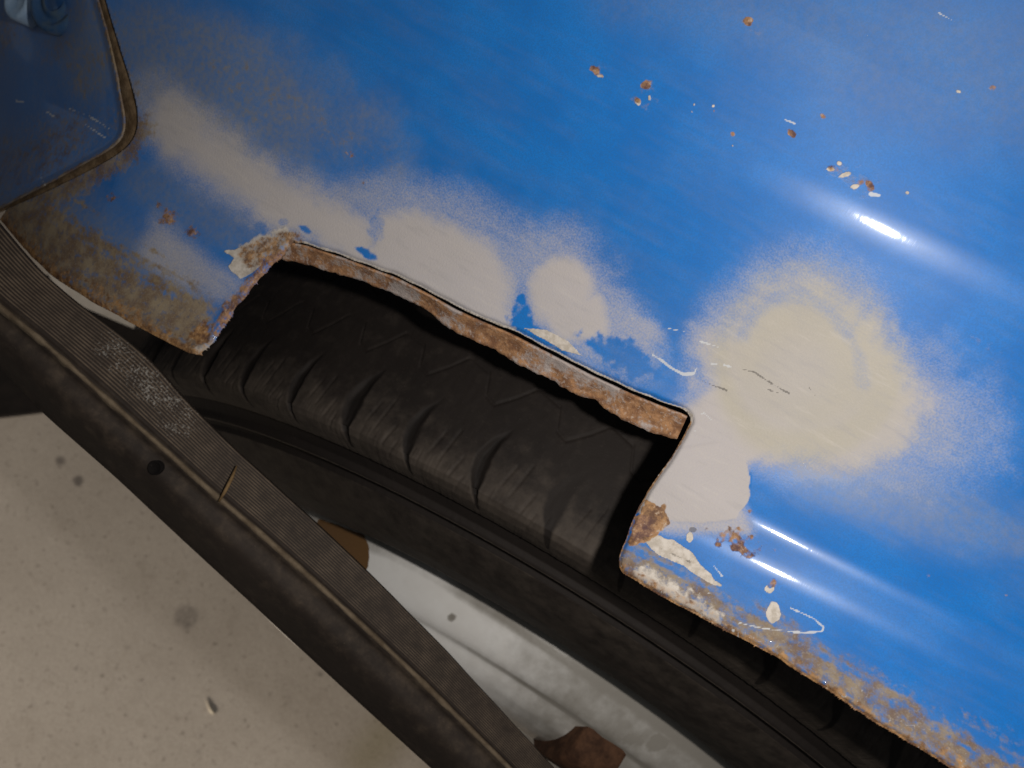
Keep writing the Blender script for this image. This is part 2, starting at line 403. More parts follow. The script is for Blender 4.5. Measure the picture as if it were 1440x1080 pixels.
def soft(d, a, b): return sstep(b, a, d)       # 1 below a, 0 above b
def build_fender():
    st = 2.0
    xs = np.concatenate([np.arange(-20, 1500, st), np.arange(1500, 1862, 6.)]); ys = np.concatenate([np.arange(-422, -40, 6.), np.arange(-40, 1120, st), np.arange(1120, 1396, 4.)])
    PX, PY = np.meshgrid(xs, ys, indexing='ij'); H, W = PX.shape
    ins = inside(PX, PY, OUT)
    gf = grid_faces(H, W); keep = ins.ravel()[gf].sum(1) >= 1; gf = gf[keep]
    used = np.unique(gf); idx = np.full(H * W, -1); idx[used] = np.arange(len(used)); gf = idx[gf]
    px = PX.ravel()[used]; py = PY.ravel()[used]; inn = ins.ravel()[used]
    o = np.where(~inn)[0]
    _, bx, by = seg_dist(px[o], py[o], OUT, True); px[o] = bx; py[o] = by
    near = px < 1700
    de = seg_dist(px, py, EDGE)[0]                                # distance to the lip / cut edge
    dl = seg_dist(px, py, rough_pl(CUT_L, 2, 18, 2.))[0]
    dlr = seg_dist(px, py, rough_pl(LIP_R, 2, 26, 5.))[0]
    dll = seg_dist(px, py, LIP_L)[0]
    dcr = seg_dist(px, py, CUT_R)[0]
    n1 = fbm(px / 40, py / 40, 4) - .5; n2 = fbm(px / 12 + 40, py / 12, 3) - .5; n3 = fbm(px / 110 + 9, py / 110, 4) - .5
    # streaky noise running along the panel
    sx = px * .88 + py * .47; sy = -px * .47 + py * .88
    ns = fbm(sx / 60, sy / 9, 4) - .5
    cap = lambda a, b: seg_dist(px, py, [a, b])[0]
    ell = lambda x, y, rx, ry, ang=0: np.hypot(((px - x) * math.cos(ang) + (py - y) * math.sin(ang)) / rx, (-(px - x) * math.sin(ang) + (py - y) * math.cos(ang)) / ry)
    Z = np.zeros_like(px)
    # ---- primer
    pr = Z.copy()
    A = lambda v: np.maximum(pr, v)
    wob = 26 * n1 + 12 * n2
    pr = A(.95 * soft(seg_dist(px, py, [(238, 170), (290, 215), (350, 255), (430, 295)])[0] + wob, 0, 84))
    pr = A(.45 * soft(seg_dist(px, py, [(215, 140), (330, 225)])[0] + wob, 15, 80))
    pr = A(soft(seg_dist(px, py, [(385, 285), (450, 310), (500, 335)])[0] + wob, 6, 72))
    pr = A(soft(sdf(px, py, [(420, 320), (470, 315), (510, 345), (530, 300), (585, 295), (640, 318), (690, 350), (722, 395), (720, 440), (740, 480), (640, 440), (520, 385)]) + .8 * wob, -26, 52))
    pr = A(.55 * soft(sdf(px, py, [(440, 290), (540, 270), (640, 290), (720, 340), (800, 350), (860, 420), (900, 500), (640, 450)]) + wob, -5, 75))
    pr = A(soft(ell(790, 408, 46, 50) * 46 + .7 * wob, 26, 84))
    pr = A(soft(sdf(px, py, [(752, 420), (840, 420), (850, 470), (790, 475)]) + .6 * wob, -10, 34))
    pr = A(.6 * soft(cap((840, 440), (905, 470)) + wob, 5, 45))
    pr = A(soft(ell(1125, 512, 128, 142, .25) * 128 + 1.5 * wob, 50, 205))
    pr = A(soft(sdf(px, py, [(1000, 480), (1230, 450), (1300, 560), (1270, 630), (1180, 650), (1075, 640), (1000, 600)]) + 1.5 * wob, -30, 70))
    pr = A(.60 * soft(ell(1240, 575, 170, 110, .35) * 110 + 2.2 * wob + 50 * n3, 20, 185))
    pr = A(soft(sdf(px, py, [(948, 640), (975, 580), (1010, 545), (1100, 560), (1090, 630), (1050, 645), (1000, 700), (920, 700)]) + .5 * wob, -8, 34))
    hard = sdf(px, py, [(925, 662), (950, 632), (1010, 622), (1046, 640), (1055, 672), (1052, 704), (1034, 730), (990, 735), (930, 730), (895, 722)])
    pr = A(soft(hard + 5 * n2, -1, 2.0))
    pr = A(.75 * soft(sdf(px, py, [(925, 690), (1040, 715), (1050, 745), (960, 745), (920, 740)]) + 16 * n1, -4, 22))
    pr = A(.62 * soft(sdf(px, py, [(215, 310), (262, 345), (338, 398), (325, 425), (250, 400), (200, 360)]) + 20 * n1, -14, 34))
    # blue showing through
    for (x, y, rx, ry, an, s) in ((735, 446, 11, 32, 0., 1.), (516, 358, 15, 6, .5, 1.), (428, 322, 13, 4, .5, .8), (398, 312, 6, 5, .3, .35), (758, 474, 40, 10, .42, .8), (530, 322, 10, 30, 0, .35),
                                  (880, 505, 60, 22, .4, .8), (366, 322, 9, 12, 0, .4)):
        pr = pr * (1 - s * soft(ell(x, y, rx, ry, an) + 1.7 * n2 + .5 * ns, .6, 1.25))
    pr = pr - .16 * soft(seg_dist(px, py, smooth_pl([(1046, 470), (1060, 440), (1090, 418), (1130, 416), (1168, 440), (1205, 490), (1215, 540)], 6, 3))[0] + 10 * n1, 2, 16)
    pr = pr - .07 * soft(n3 + .6 * n1, -.25, .15) * (hard > 0)
    pr = np.clip(pr, 0, 1)
    ye = .70 * soft(ell(1150, 480, 210, 160, .3) + .5 * n3, .35, 1.15)
    ye = np.maximum(ye, .75 * soft(np.abs(ell(1135, 500, 120, 130, .3) - 1.0) + .3 * n3, .02, .32)); ye = ye * (1 - .4 * soft(ell(1120, 520, 70, 70), .3, 1.1)); ye = np.maximum(ye, .30 * soft(ell(1240, 620, 200, 80, .3), .5, 1.2))
    # ---- dirt
    di = Z.copy()
    D = lambda v: np.maximum(di, v)
    di = D(soft(dll + 34 * n1 + 60 * ns, 50, 125) * soft(px, 270, 330) * .95 * (.7 + .6 * fbm(sx / 18, sy / 6, 3)))
    di = D(.85 * soft(seg_dist(px, py, SEAM)[0] + 24 * n1, 6, 44) * soft(-py, -190, -120))
    di = D(.42 * soft(seg_dist(px, py, SEAM)[0] + 24 * n1, 2, 16))
    di = D(.92 * soft(dlr + 22 * n1 + 46 * ns - .028 * (px - 880), 18, 60) * (.62 + .5 * fbm(sx / 14, sy / 5, 3)))
    di = D(.42 * soft(seg_dist(px, py, [(1060, 860), (1250, 960), (1440, 1050), (1640, 1150)])[0] + 34 * ns, 2, 22))
    di = D(.55 * soft(cap((880, 785), (1010, 870)) + 20 * ns, 6, 34))
    di = D(.30 * soft(seg_dist(px, py, [(300, 100), (420, 160), (520, 215)])[0] + 60 * ns + 30 * n1, 0, 60))
    di = D(.28 * soft(ell(1380, 480, 40, 16, .4) + n1, .3, 1.2))
    # ---- rust
    ru = Z.copy()
    R = lambda v: np.maximum(ru, v)
    def spot(x, y, r, s=1., e=1., an=.4): return s * soft(ell(x, y, r * e, r, an) + 1.6 * n2, .2, 1.5)
    ru = R(.62 * soft(dl + 12 * n1, 9, 26) * soft(py, 440, 520))
    ru = R(.55 * soft(dl + 8 * n1, 5, 14))
    ru = R(.58 * soft(cap((352, 358), (400, 340)) + 10 * n2, 12, 26))
    ru = R(.75 * soft(dll + 8 * n1, 3, 12) * soft(px, 268, 300))
    ru = R(.75 * soft(ell(284, 472, 20, 26) + n2, .4, 1.2))
    ru = R(.50 * soft(dll + 34 * ns, 8, 48) * soft(px, 268, 300))
    ru = R(.9 * soft(dlr + 4 * n2, 1, 5))
    ru = R(.50 * soft(dlr + 22 * ns, 8, 30))
    ru = R(.7 * soft(dcr, 1, 4.5))
    ru = R(soft(sdf(px, py, [(908, 705), (932, 712), (938, 735), (915, 758), (885, 768), (888, 738)]) + 12 * n2, -2, 6) * .85)
    for a in ((235, 303, 14, .62, 1.2), (270, 325, 14, .60, 1.1), (160, 275, 12, .5, 1.3), (72, 292, 8, .5), (222, 290, 9, .45), (915, 722, 8, .8),
              (1052, 30, 6, .8), (1060, 42, 4, .4), (838, 99, 6, .75, 1.3), (847, 107, 5, .5, 1.3), (908, 119, 7, .8), (897, 140, 6, .6), (913, 146, 5, .5), (1004, 156, 4, .75),
              (1030, 188, 4, .6), (1113, 187, 6, .9, 1.2), (1158, 165, 5, .6), (1172, 237, 5, .55, 1.5), (1222, 260, 8, .85, 1.3), (1212, 258, 7, .7, 1.4), (1395, 122, 7, .6, 1.3),
              (495, 218, 6, .5, 1.6), (512, 257, 4, .5), (1054, 719, 5, .8), (1084, 820, 8, .65), (1305, 805, 9, .4), (1415, 838, 5, .5), (1240, 232, 3, .4), (1340, 780, 6, .3), (880, 88, 4, .3), (1290, 45, 8, .3, 1.5)):
        ru = R(spot(*a))
    ru = R(.60 * soft(ell(1040, 762, 50, 24, .3) + 1.6 * n2 + .5 * n1, .1, 1.3) * (.55 + .9 * vnoise(px / 4.5, py / 4.5)))
    di = D(.40 * soft(ell(1210, 255, 44, 22, .4) + n2 + n1, .3, 1.3)); di = D(.34 * soft(ell(905, 135, 26, 26) + n2 + n1, .3, 1.3)); di = D(.3 * soft(ell(845, 103, 20, 14) + n2, .3, 1.3)); di = D(.32 * soft(ell(1054, 36, 18, 16) + n2, .3, 1.3))
    # ---- bare whitish filler and chips
    wh = Z.copy()
    Wm = lambda v: np.maximum(wh, v)
    wh = Wm(.9 * soft(sdf(px, py, [(903, 756), (925, 753), (950, 762), (975, 778), (988, 798), (1021, 828), (1000, 822), (962, 796), (925, 780)]) + 6 * n2, -1, 2))
    wh = Wm(.62 * soft(cap((900, 805), (1005, 868)) + 22 * n2 + 10 * ns, 6, 22))
    wh = Wm(.9 * soft(ell(1088, 862, 10, 17) + .5 * n2, .8, 1.1))
    wh = Wm(.8 * soft(ell(970, 755, 6, 9) + .4 * n2, .8, 1.1)); wh = Wm(.8 * soft(ell(1082, 828, 7, 7) + .4 * n2, .8, 1.1))
    wh = Wm(.95 * soft(sdf(px, py, [(316, 353), (336, 350), (362, 352), (366, 372), (352, 385), (338, 391), (321, 374), (331, 363)]) + 4 * n2, -1, 2.5))
    wh = Wm(.72 * soft(dl + 10 * n2, 8, 22) * soft(-py, -500, -430)); wh = Wm(.66 * soft(cap((352, 355), (400, 335)) + 10 * n2, 12, 26))
    wh = Wm(.8 * soft(sdf(px, py, [(738, 462), (770, 464), (800, 480), (818, 500), (790, 492)]) + 3 * n2, -1, 2))
    wh = Wm(.75 * soft(seg_dist(px, py, CUT_T)[0] + 2 * n2, 1.5, 4))
    for (x, y, rx, ry, an) in ((897, 143, 4, 6, 0), (913, 138, 3, 5, 0), (976, 147, 3, 3, 0), (973, 157, 3, 3, 0), (1003, 149, 2.5, 2.5, 0), (1189, 246, 13, 4, -.35), (1203, 262, 9, 4, -.2), (1168, 238, 6, 2.5, 0),
                               (1180, 229, 4, 3, 0), (1348, 129, 5, 2.5, .3), (845, 107, 6, 2.5, .2), (1030, 205, 2.5, 2.5, 0), (1276, 271, 3, 3, 0)):
        wh = Wm(.75 * soft(ell(x, y, rx, ry, an) + 1.2 * n2, .5, 1.3))
    wh = wh * (1 - .8 * soft(ell(1083, 822, 5, 7) + .5 * n2, .5, 1.1))
    # ---- dark cracks, bright scratches
    da = Z.copy(); sc = Z.copy()
    for pl in ([(1042, 519), (1060, 523), (1075, 533), (1100, 548), (1110, 553)], [(985, 535), (1003, 542), (1022, 549)], [(1080, 548), (1095, 553)], [(1138, 545), (1146, 556)]):
        da = np.maximum(da, .75 * soft(seg_dist(px, py, pl)[0] + 4 * n2, .4, 2.0))
    da = np.maximum(da, .8 * soft(ell(974, 745, 7, 5) + .4 * n2, .7, 1.1))
    da = np.maximum(da, .6 * soft(cap((930, 772), (970, 790)) + 5 * n2, .4, 1.8))
    for pl, s in (([(918, 499), (932, 508), (945, 518), (960, 526), (976, 525)], 2.), ([(976, 525), (981, 515)], .9), ([(985, 480), (1010, 488)], .9), ([(940, 462), (962, 466)], .7), ([(1000, 511), (1008, 512)], 1.), ([(1018, 513), (1029, 516)], 1.2),
                  ([(1104, 168), (1118, 174)], 2.2), ([(1225, 273), (1236, 275)], 3.2), ([(990, 580), (1000, 590)], 1.), ([(985, 582), (992, 583)], .6), ([(1060, 645), (1065, 647)], 1.), ([(1004, 796), (1015, 810)], 1.1),
                  ([(1040, 876), (1075, 884), (1130, 890), (1156, 888), (1158, 882), (1145, 870), (1112, 855)], .9), ([(975, 605), (979, 606)], .8), ([(926, 668), (928, 671)], 1.2),
                  ([(1030, 886), (1032, 887)], 1.4), ([(1320, 18), (1345, 32)], .5), ([(1220, 50), (1222, 51)], .4)):
        sc = np.maximum(sc, .9 * soft(seg_dist(px, py, pl)[0] + 3 * n2, s * .5, s + .9))
    sc = np.maximum(sc, .55 * (vnoise(px / 3.1 + 77, py / 3.1) > .90) * soft(dlr + 20 * n1, 30, 52) * (vnoise(px / 30, py / 30 + 5) > .45))
    # ---- greyish veil: chalky fade, painted reflection haze and a pale sheen line
    tl = Z.copy()
    tl = np.maximum(tl, .85 * soft(ell(300, 120, 250, 120, .5) + .9 * n3 + .6 * n1, .3, 1.4)); tl = np.maximum(tl, .6 * soft(seg_dist(px, py, [(200, 260), (330, 330)])[0] + 40 * n1, 5, 60))
    tl = np.maximum(tl, .34 * soft(seg_dist(px, py, [(950, -60), (1200, 60), (1500, 130)])[0] + 90 * n3, 30, 170))  # grey of reflections at upper right, painted into the colour
    tl = np.maximum(tl, .50 * soft(seg_dist(px, py, [(1150, 670), (1300, 720), (1450, 760)])[0] + 40 * n3 + 30 * ns, 5, 70))  # faint highlight along the panel, painted as a pale streak
    tl = np.maximum(tl, .45 * soft(dlr + 30 * ns, 20, 80))
    tl = np.maximum(tl, .8 * soft(dll + 40 * n1, 70, 190) * soft(px, 260, 330))
    tl = np.maximum(tl, .04 + .22 * n3 + .22 * ns)
    # relief
    P = hit(px, py)
    toc = (CAM - P) / np.linalg.norm(CAM - P, axis=1)[:, None]
    rel = .0016 * soft(dl + 6 * n1, 8, 24) * (fbm(px / 9, py / 9, 3) - .25) + .0008 * soft(dlr, 10, 40) * (fbm(sx / 22, sy / 7, 3) - .4) \
        + .0007 * soft(dll, 15, 60) * soft(px, 275, 300) * (fbm(sx / 26, sy / 8, 3) - .4)
    rel += -.0016 * sstep(7, 0, de)                                # edges rolled slightly inwards
    rel += .0002 * soft(hard, -1, 2)
    P = P + toc * rel[:, None]
    ma = np.stack([pr, ye, ru, di], 1); mb = np.stack([wh, da, sc, np.clip(tl, 0, 1)], 1)
    f = part('fender', P, gf[:, ::-1].copy(), M_PAINT, attrs={'mask_a': ma, 'mask_b': mb})
    tag(f, 'blue fender with grey primer patches, rust and a rectangular cut-out in its lip')
    s = f.modifiers.new('sheet', 'SOLIDIFY'); s.thickness = .0014; s.offset = -1; s.use_even_offset = False
    return f
fender = build_fender()
_fl = fender.data
# make sure the solidify goes away from the camera
_n = np.zeros(len(_fl.polygons) * 3, np.float32); _fl.polygons.foreach_get('normal', _n)
if _n.reshape(-1, 3)[:, 2].mean() < 0: _fl.flip_normals()

# flange behind the cut: folded strip of bare rusty steel
def build_flange():
    top = smooth_pl([(405, 339), (432, 345), (452, 352), (480, 361), (520, 376), (560, 391), (605, 414), (640, 434), (668, 447), (720, 469), (770, 495), (830, 526), (890, 554), (940, 574), (958, 580), (967, 585)], 3, 2)
    bot = smooth_pl([(398, 362), (420, 366), (443, 372), (473, 382), (507, 391), (540, 403), (583, 423), (610, 440), (627, 456), (653, 470), (700, 490), (733, 512), (780, 533), (810, 551), (840, 560), (853, 573), (887, 593), (923, 606), (953, 614)], 3, 2)
    n, m = 260, 16
    def rs(p):
        s = np.concatenate([[0], np.cumsum(np.hypot(*np.diff(p, axis=0).T))]); u = np.linspace(0, s[-1], n)
        return np.stack([np.interp(u, s, p[:, 0]), np.interp(u, s, p[:, 1])], 1)
    T = rs(top); B = rs(bot); u = np.arange(n) * 2.3
    B = B + np.stack([(fbm(u / 9, u * 0 + 3, 3) - .5) * 3, (fbm(u / 12, u * 0 + 8, 4) - .5) * 4], 1)
    rows = []
    for j in range(m):
        k = j / (m - 1); p = T * (1 - k) + B * k
        off = .0022 + .0034 * math.sin(k * 1.5) + .0030 * k
        P = hit(p[:, 0], p[:, 1], off)
        P[:, 2] += .0016 * (fbm(p[:, 0] / 11, p[:, 1] / 11, 3) - .5) * (1 if 0 < j else 0)
        rows.append(P)
    # underside return
    p = B; rows.append(hit(p[:, 0] + 1, p[:, 1] - 3, .0125)); rows.append(hit(p[:, 0] + 4, p[:, 1] - 14, .017))
    V = np.stack(rows, 0).reshape(-1, 3)
    o = part('rusty_flange', V, grid_faces(m + 2, n), M_RUST, fender)
    s = o.modifiers.new('sheet', 'SOLIDIFY'); s.thickness = .0009; s.offset = -1
build_flange()

# ------------------------------------------------------------------ body panel at the upper left, dirt-filled seam
def build_body_panel():
    out = np.concatenate([smooth_pl(SEAM_IN, 8, 3), [(-400, -420)]])
    xs = np.arange(-402, 190, 2.5); ys = np.arange(-422, 412, 2.5)
    PX, PY = np.meshgrid(xs, ys, indexing='ij'); ins = inside(PX, PY, out)
    gf = grid_faces(*PX.shape); gf = gf[ins.ravel()[gf].sum(1) >= 1]
    used = np.unique(gf); idx = np.full(PX.size, -1); idx[used] = np.arange(len(used)); gf = idx[gf]
    px = PX.ravel()[used]; py = PY.ravel()[used]; o = ~ins.ravel()[used]
    _, bx, by = seg_dist(px[o], py[o], out, True); px[o] = bx; py[o] = by
    P = hit(px, py, 0.)
    dn = seg_dist(px, py, smooth_pl(SEAM_IN, 8, 3))[0]
    # recess that dishes away from the seam, deeper pocket round the bolt
    off = .004 + .012 * sstep(0, 120, dn) + .006 * sstep(70, 20, np.hypot((px - 55) / 1., (py - 10) / 1.3))
    off -= .003 * sstep(9, 0, dn)
    d = rays(px, py); P = P + d * off[:, None]
    n1 = fbm(px / 40, py / 40, 4) - .5; n2 = fbm(px / 12, py / 12, 3) - .5
    di = np.maximum(.55 * soft(seg_dist(px, py, [(-100, 300), (0, 240), (100, 190)])[0] + 50 * n1, 10, 70), .9 * soft(dn + 4 * n2, 1, 4.5))
    di = np.maximum(di, .24 + n1)
    arc = [(0 + 88 * math.cos(a), 0) for a in (0,)]
    sc = np.zeros_like(px)
    for pl, s in (([(23, 142), (33, 144)], 1.8), ([(64, 156), (77, 165)], 1.), ([(98, 153), (125, 163), (155, 182)], .7), ([(112, 170), (150, 195)], .5), ([(58, 250), (63, 260)], .6)):
        sc = np.maximum(sc, .9 * soft(seg_dist(px, py, pl)[0] + 3 * n2, s * .5, s + .8))
    tl = np.clip(.42 + .7 * n1, 0, 1) + .5 * soft(np.hypot((px - 130), (py - 70) * .6), 20, 60)
    z = np.zeros_like(px)
    o = part('body_panel', P, gf[:, ::-1].copy(), M_PAINT, attrs={'mask_a': np.stack([z, z, z, di], 1), 'mask_b': np.stack([z, z, sc, np.clip(tl, 0, 1)], 1)})
    nn = np.zeros(len(o.data.polygons) * 3, np.float32); o.data.polygons.foreach_get('normal', nn)
    if nn.reshape(-1, 3)[:, 2].mean() < 0: o.data.flip_normals()
    s = o.modifiers.new('sheet', 'SOLIDIFY'); s.thickness = .0012; s.offset = -1
    tag(o, 'dark blue inner panel with a bolt, beyond the dirt-filled seam')
    return o
panel = build_body_panel()
def build_seam():
    n = 150
    def rs(p):
        s = np.concatenate([[0], np.cumsum(np.hypot(*np.diff(p, axis=0).T))]); u = np.linspace(0, s[-1], n)
        return np.stack([np.interp(u, s, p[:, 0]), np.interp(u, s, p[:, 1])], 1)
    A = rs(smooth_pl(SEAM_IN, 8, 3)); B = rs(SEAM_S); rows = []
    m = 9
    for j in range(m):
        k = -.25 + 1.5 * j / (m - 1); p = A * (1 - k) + B * k
        off = .0022 - .0012 * math.sin(max(0, min(1, k)) * math.pi) + .004 * max(0, k - 1) + .006 * max(0, -k)
        P = hit(p[:, 0], p[:, 1], off); P[:, 2] += .0012 * (fbm(p[:, 0] / 10, p[:, 1] / 10, 3) - .5)
        rows.append(P)
    part('seam_beading', np.stack(rows).reshape(-1, 3), grid_faces(m, n), M_DIRT)
build_seam()
def disc_stack(name, centre, axis, prof, mat, parent, n=40, sx=1.0):
    ax = np.asarray(axis, float); ax /= np.linalg.norm(ax)
    a = np.cross(ax, [0, 0, 1.]); a /= np.linalg.norm(a); b = np.cross(ax, a)
    th = np.linspace(0, 2 * math.pi, n, endpoint=False); V = []
    for (r, h) in prof:
        V.append(np.asarray(centre) + ax * h + r * (np.cos(th)[:, None] * a * sx + np.sin(th)[:, None] * b))
    return mesh_obj(name, np.concatenate(V), grid_faces(len(prof), n, True), mat, parent)
def build_bolt():
    c = hit(np.array([72.]), np.array([-6.]), .0105)[0]
    ax = np.array([-.22, -.62, .85])
    ax2 = np.array([-.75, -.25, .6])
    disc_stack('washer', c + np.array([.004, 0, .0005]), ax, [(.0150, -.003), (.0150, .0012), (.0135, .0022), (.0118, .0020), (.0112, .0004), (.0085, .0004), (.0078, .0016), (.006, .0016)], M_PAINT_PLAIN, panel)
    c2 = hit(np.array([30.]), np.array([4.]), .0070)[0]
    disc_stack('bolt_head', c2, ax, [(.0085, -.010), (.0085, .001), (.0078, .0026), (.0060, .0032), (.0050, .0024), (.0002, .0022)], M_BOLT, panel, n=36)
def paint_plain():
    n = N('dull_blue_paint'); a = n.noise(200, 5, .6)
    return n.set(Base_Color=n.mix(n.ramp(a, .35, .65), (.02, .07, .17), (.06, .10, .15)), Roughness=.5, Normal=n.bump(a, .3, .0006))
M_PAINT_PLAIN = paint_plain()
build_bolt()

# ------------------------------------------------------------------ tyre
PITCH = .0986; TH0 = -.8492
def tread_r(y): return .3134 - 1.5 * y * y
def build_tyre():
    prof = []
    for y in np.linspace(.070, -.0695, 220): prof.append((tread_r(y), y))
    key = [(.3061, -.0695), (.3040, -.0712), (.3000, -.0722), (.2950, -.0724), (.2918, -.0722), (.2912, -.0712), (.2900, -.0708), (.2838, -.0734), (.2828, -.0756), (.2820, -.0764), (.2808, -.0764), (.2798, -.0748),
           (.2757, -.0754), (.2745, -.0776), (.2700, -.0790), (.2600, -.0815), (.2450, -.0832), (.2300, -.0825), (.2180, -.0795), (.2100, -.0762), (.2066, -.0740), (.2050, -.0705), (.2040, -.060)]
    key = np.array(key); s = np.concatenate([[0], np.cumsum(np.hypot(*np.diff(key, axis=0).T))])
    u = np.concatenate([np.linspace(0, .046, 110), np.linspace(.0465, s[-1], 60)])
    for q in u[1:]: prof.append((np.interp(q, s, key[:, 0]), np.interp(q, s, key[:, 1])))
    inner = [(.204, .06), (.2066, .074), (.23, .0825), (.25, .083), (.28, .0765), (.300, .0735), (.3061, .0702)]
    prof = np.array(inner + prof)
    r = prof[:, 0]; y = prof[:, 1]; S = np.concatenate([[0], np.cumsum(np.hypot(np.diff(r), np.diff(y)))])
    i0 = int(np.argmin(abs(y - 0) + (abs(r - .3134) > .01)))
    S = S - S[i0]                                      # arc length from the crown, + is outboard
    th = np.concatenate([np.linspace(-1.32, .62, 1300), np.linspace(.63, 2 * math.pi - 1.33, 150)])
    TH, SS = np.meshgrid(th, S, indexing='ij')
    nr = np.gradient(-y); ny = np.gradient(r); L = np.hypot(nr, ny); nr /= L; ny /= L   # outward normal in (r, y)
    sg = np.sign(nr[i0]); nr *= sg; ny *= sg
    dep = np.zeros_like(TH)
    ph = (TH - TH0) / PITCH; kk = np.round(ph); f = ph - kk          # f in pitches, 0 at a notch tip
    s_end = .0745 + .0026                                             # notch tips on the shoulder
    jit = .0009 * np.sin(kk * 2.3)
    # notch: curved cut from the tread over the shoulder to its tip
    s0n = .0430 + jit; a = np.clip((SS - s0n) / (.0805 - s0n), 0, 1)
    cen = np.interp(a, [0, .2, .38, .55, .75, 1.], [.00, -.13, -.175, -.15, -.07, .01]) + .035 * np.sin(kk * 1.7) * (1 - a)
    wid = np.interp(a, [0, .12, .3, .45, .6, .72, .85, 1.], [.012, .045, .080, .105, .09, .05, .035, .015]) * (1 + .22 * np.sin(kk * 4.1))
    d = np.abs(f - cen) / wid; notch = sstep(1.35, .25, d) * (a > 0) * (a < 1)
    var = .65 + .5 * np.sin(kk * 2.9 + 1.)
    dep += .0021 * notch * var * sstep(9.2, 6.2, ph) * sstep(0, .30, a) * sstep(1., .72, a)
    # short sipes between the notches
    for off, q0, q1 in ((.24, .054, .066), (.40, .051, .068), (.60, .060, .072), (.72, .066, .077)):
        g = f - off + .16 * np.clip((SS - q0) / (q1 - q0), 0, 1) * .5
        g = g - np.round(g)
        dep += .00035 * sstep(.034, .0, np.abs(g)) * sstep(0, .002, SS - q0) * sstep(0, .003, q1 - SS)
    # zigzag hairline sipes on the worn tread
    zx = np.array([0, .30, .42, .58, .80, .95, 1.0]); zy = np.array([.0245, .027, .036, .038, .031, .0248, .0245])
    for base, o2 in ((0., 0.), (-.026, .42), (-.052, .1)):
        g = (f + o2) % 1.0
        zz = base + np.interp(g, zx, zy)
        dep += .0006 * sstep(.0010, .0002, np.abs(SS - zz))
    # light wear ripple, radial fine lines on the shoulder
    dep += .00012 * (vnoise(TH * 160, SS * 300) - .5) * (SS > -.06) + .00025 * (vnoise(TH * 420, SS * 60 + 3) - .5) * (SS > .066) * (SS < .085)
    R_ = r[None] - dep * nr[None]; Y_ = y[None] - dep * ny[None]
    V = np.stack([R_ * np.sin(TH), Y_, R_ * np.cos(TH)], -1).reshape(-1, 3)
    # dust tone: lighter shoulder and ribs, taken off in the darkened notches
    nz = fbm(TH * 30, SS * 200, 4) - .5
    rr = r[None] + 0 * TH; yy = y[None] + 0 * TH
    dust = .20 + .48 * sstep(.046, .072, SS) * sstep(.0925, .088, SS)
    out = (SS > .08)
    dust = np.where(out & (rr < .2905) & (rr > .2745), .0, dust)
    dust = np.where(out & (rr < .2745), .55, dust)
    dust = np.where(out & (np.abs(rr - .2813) < .0009), .9, dust)
    dust = np.where(out & (np.abs(rr - .2915) < .0014), .95, dust)
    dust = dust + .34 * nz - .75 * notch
    rust = .78 * notch * sstep(9.4, 6.5, ph)  # not rust: groove shade painted black inside the notches
    ma = np.stack([np.clip(dust, 0, 1), 0 * TH, rust * .9, 0 * TH], -1).reshape(-1, 4)  # rust here is the painted groove shade of the notches
    n, m = TH.shape
    fc = grid_faces(n, m); last = np.stack([(n - 1) * m + np.arange(m - 1), (n - 1) * m + np.arange(1, m), np.arange(1, m), np.arange(m - 1)], 1)
    o = part('tyre', V, np.concatenate([fc, last]), M_TYRE, attrs={'mask_a': ma})
    nn = np.zeros(len(o.data.polygons) * 3, np.float32); o.data.polygons.foreach_get('normal', nn)
    c = np.zeros(len(o.data.polygons) * 3, np.float32); o.data.polygons.foreach_get('center', c)
    nn = nn.reshape(-1, 3)[::97]; c = c.reshape(-1, 3)[::97]
    c2 = c.copy(); c2[:, 1] *= 1; rr = np.hypot(c[:, 0], c[:, 2]); cc = c.copy(); cc[:, 0] -= c[:, 0] / rr * .26; cc[:, 2] -= c[:, 2] / rr * .26
    if (nn * cc).sum(1).mean() < 0: o.data.flip_normals()
    tag(o, 'worn black tyre with notched tread shoulder behind the cut-out')
    return o
build_tyre()

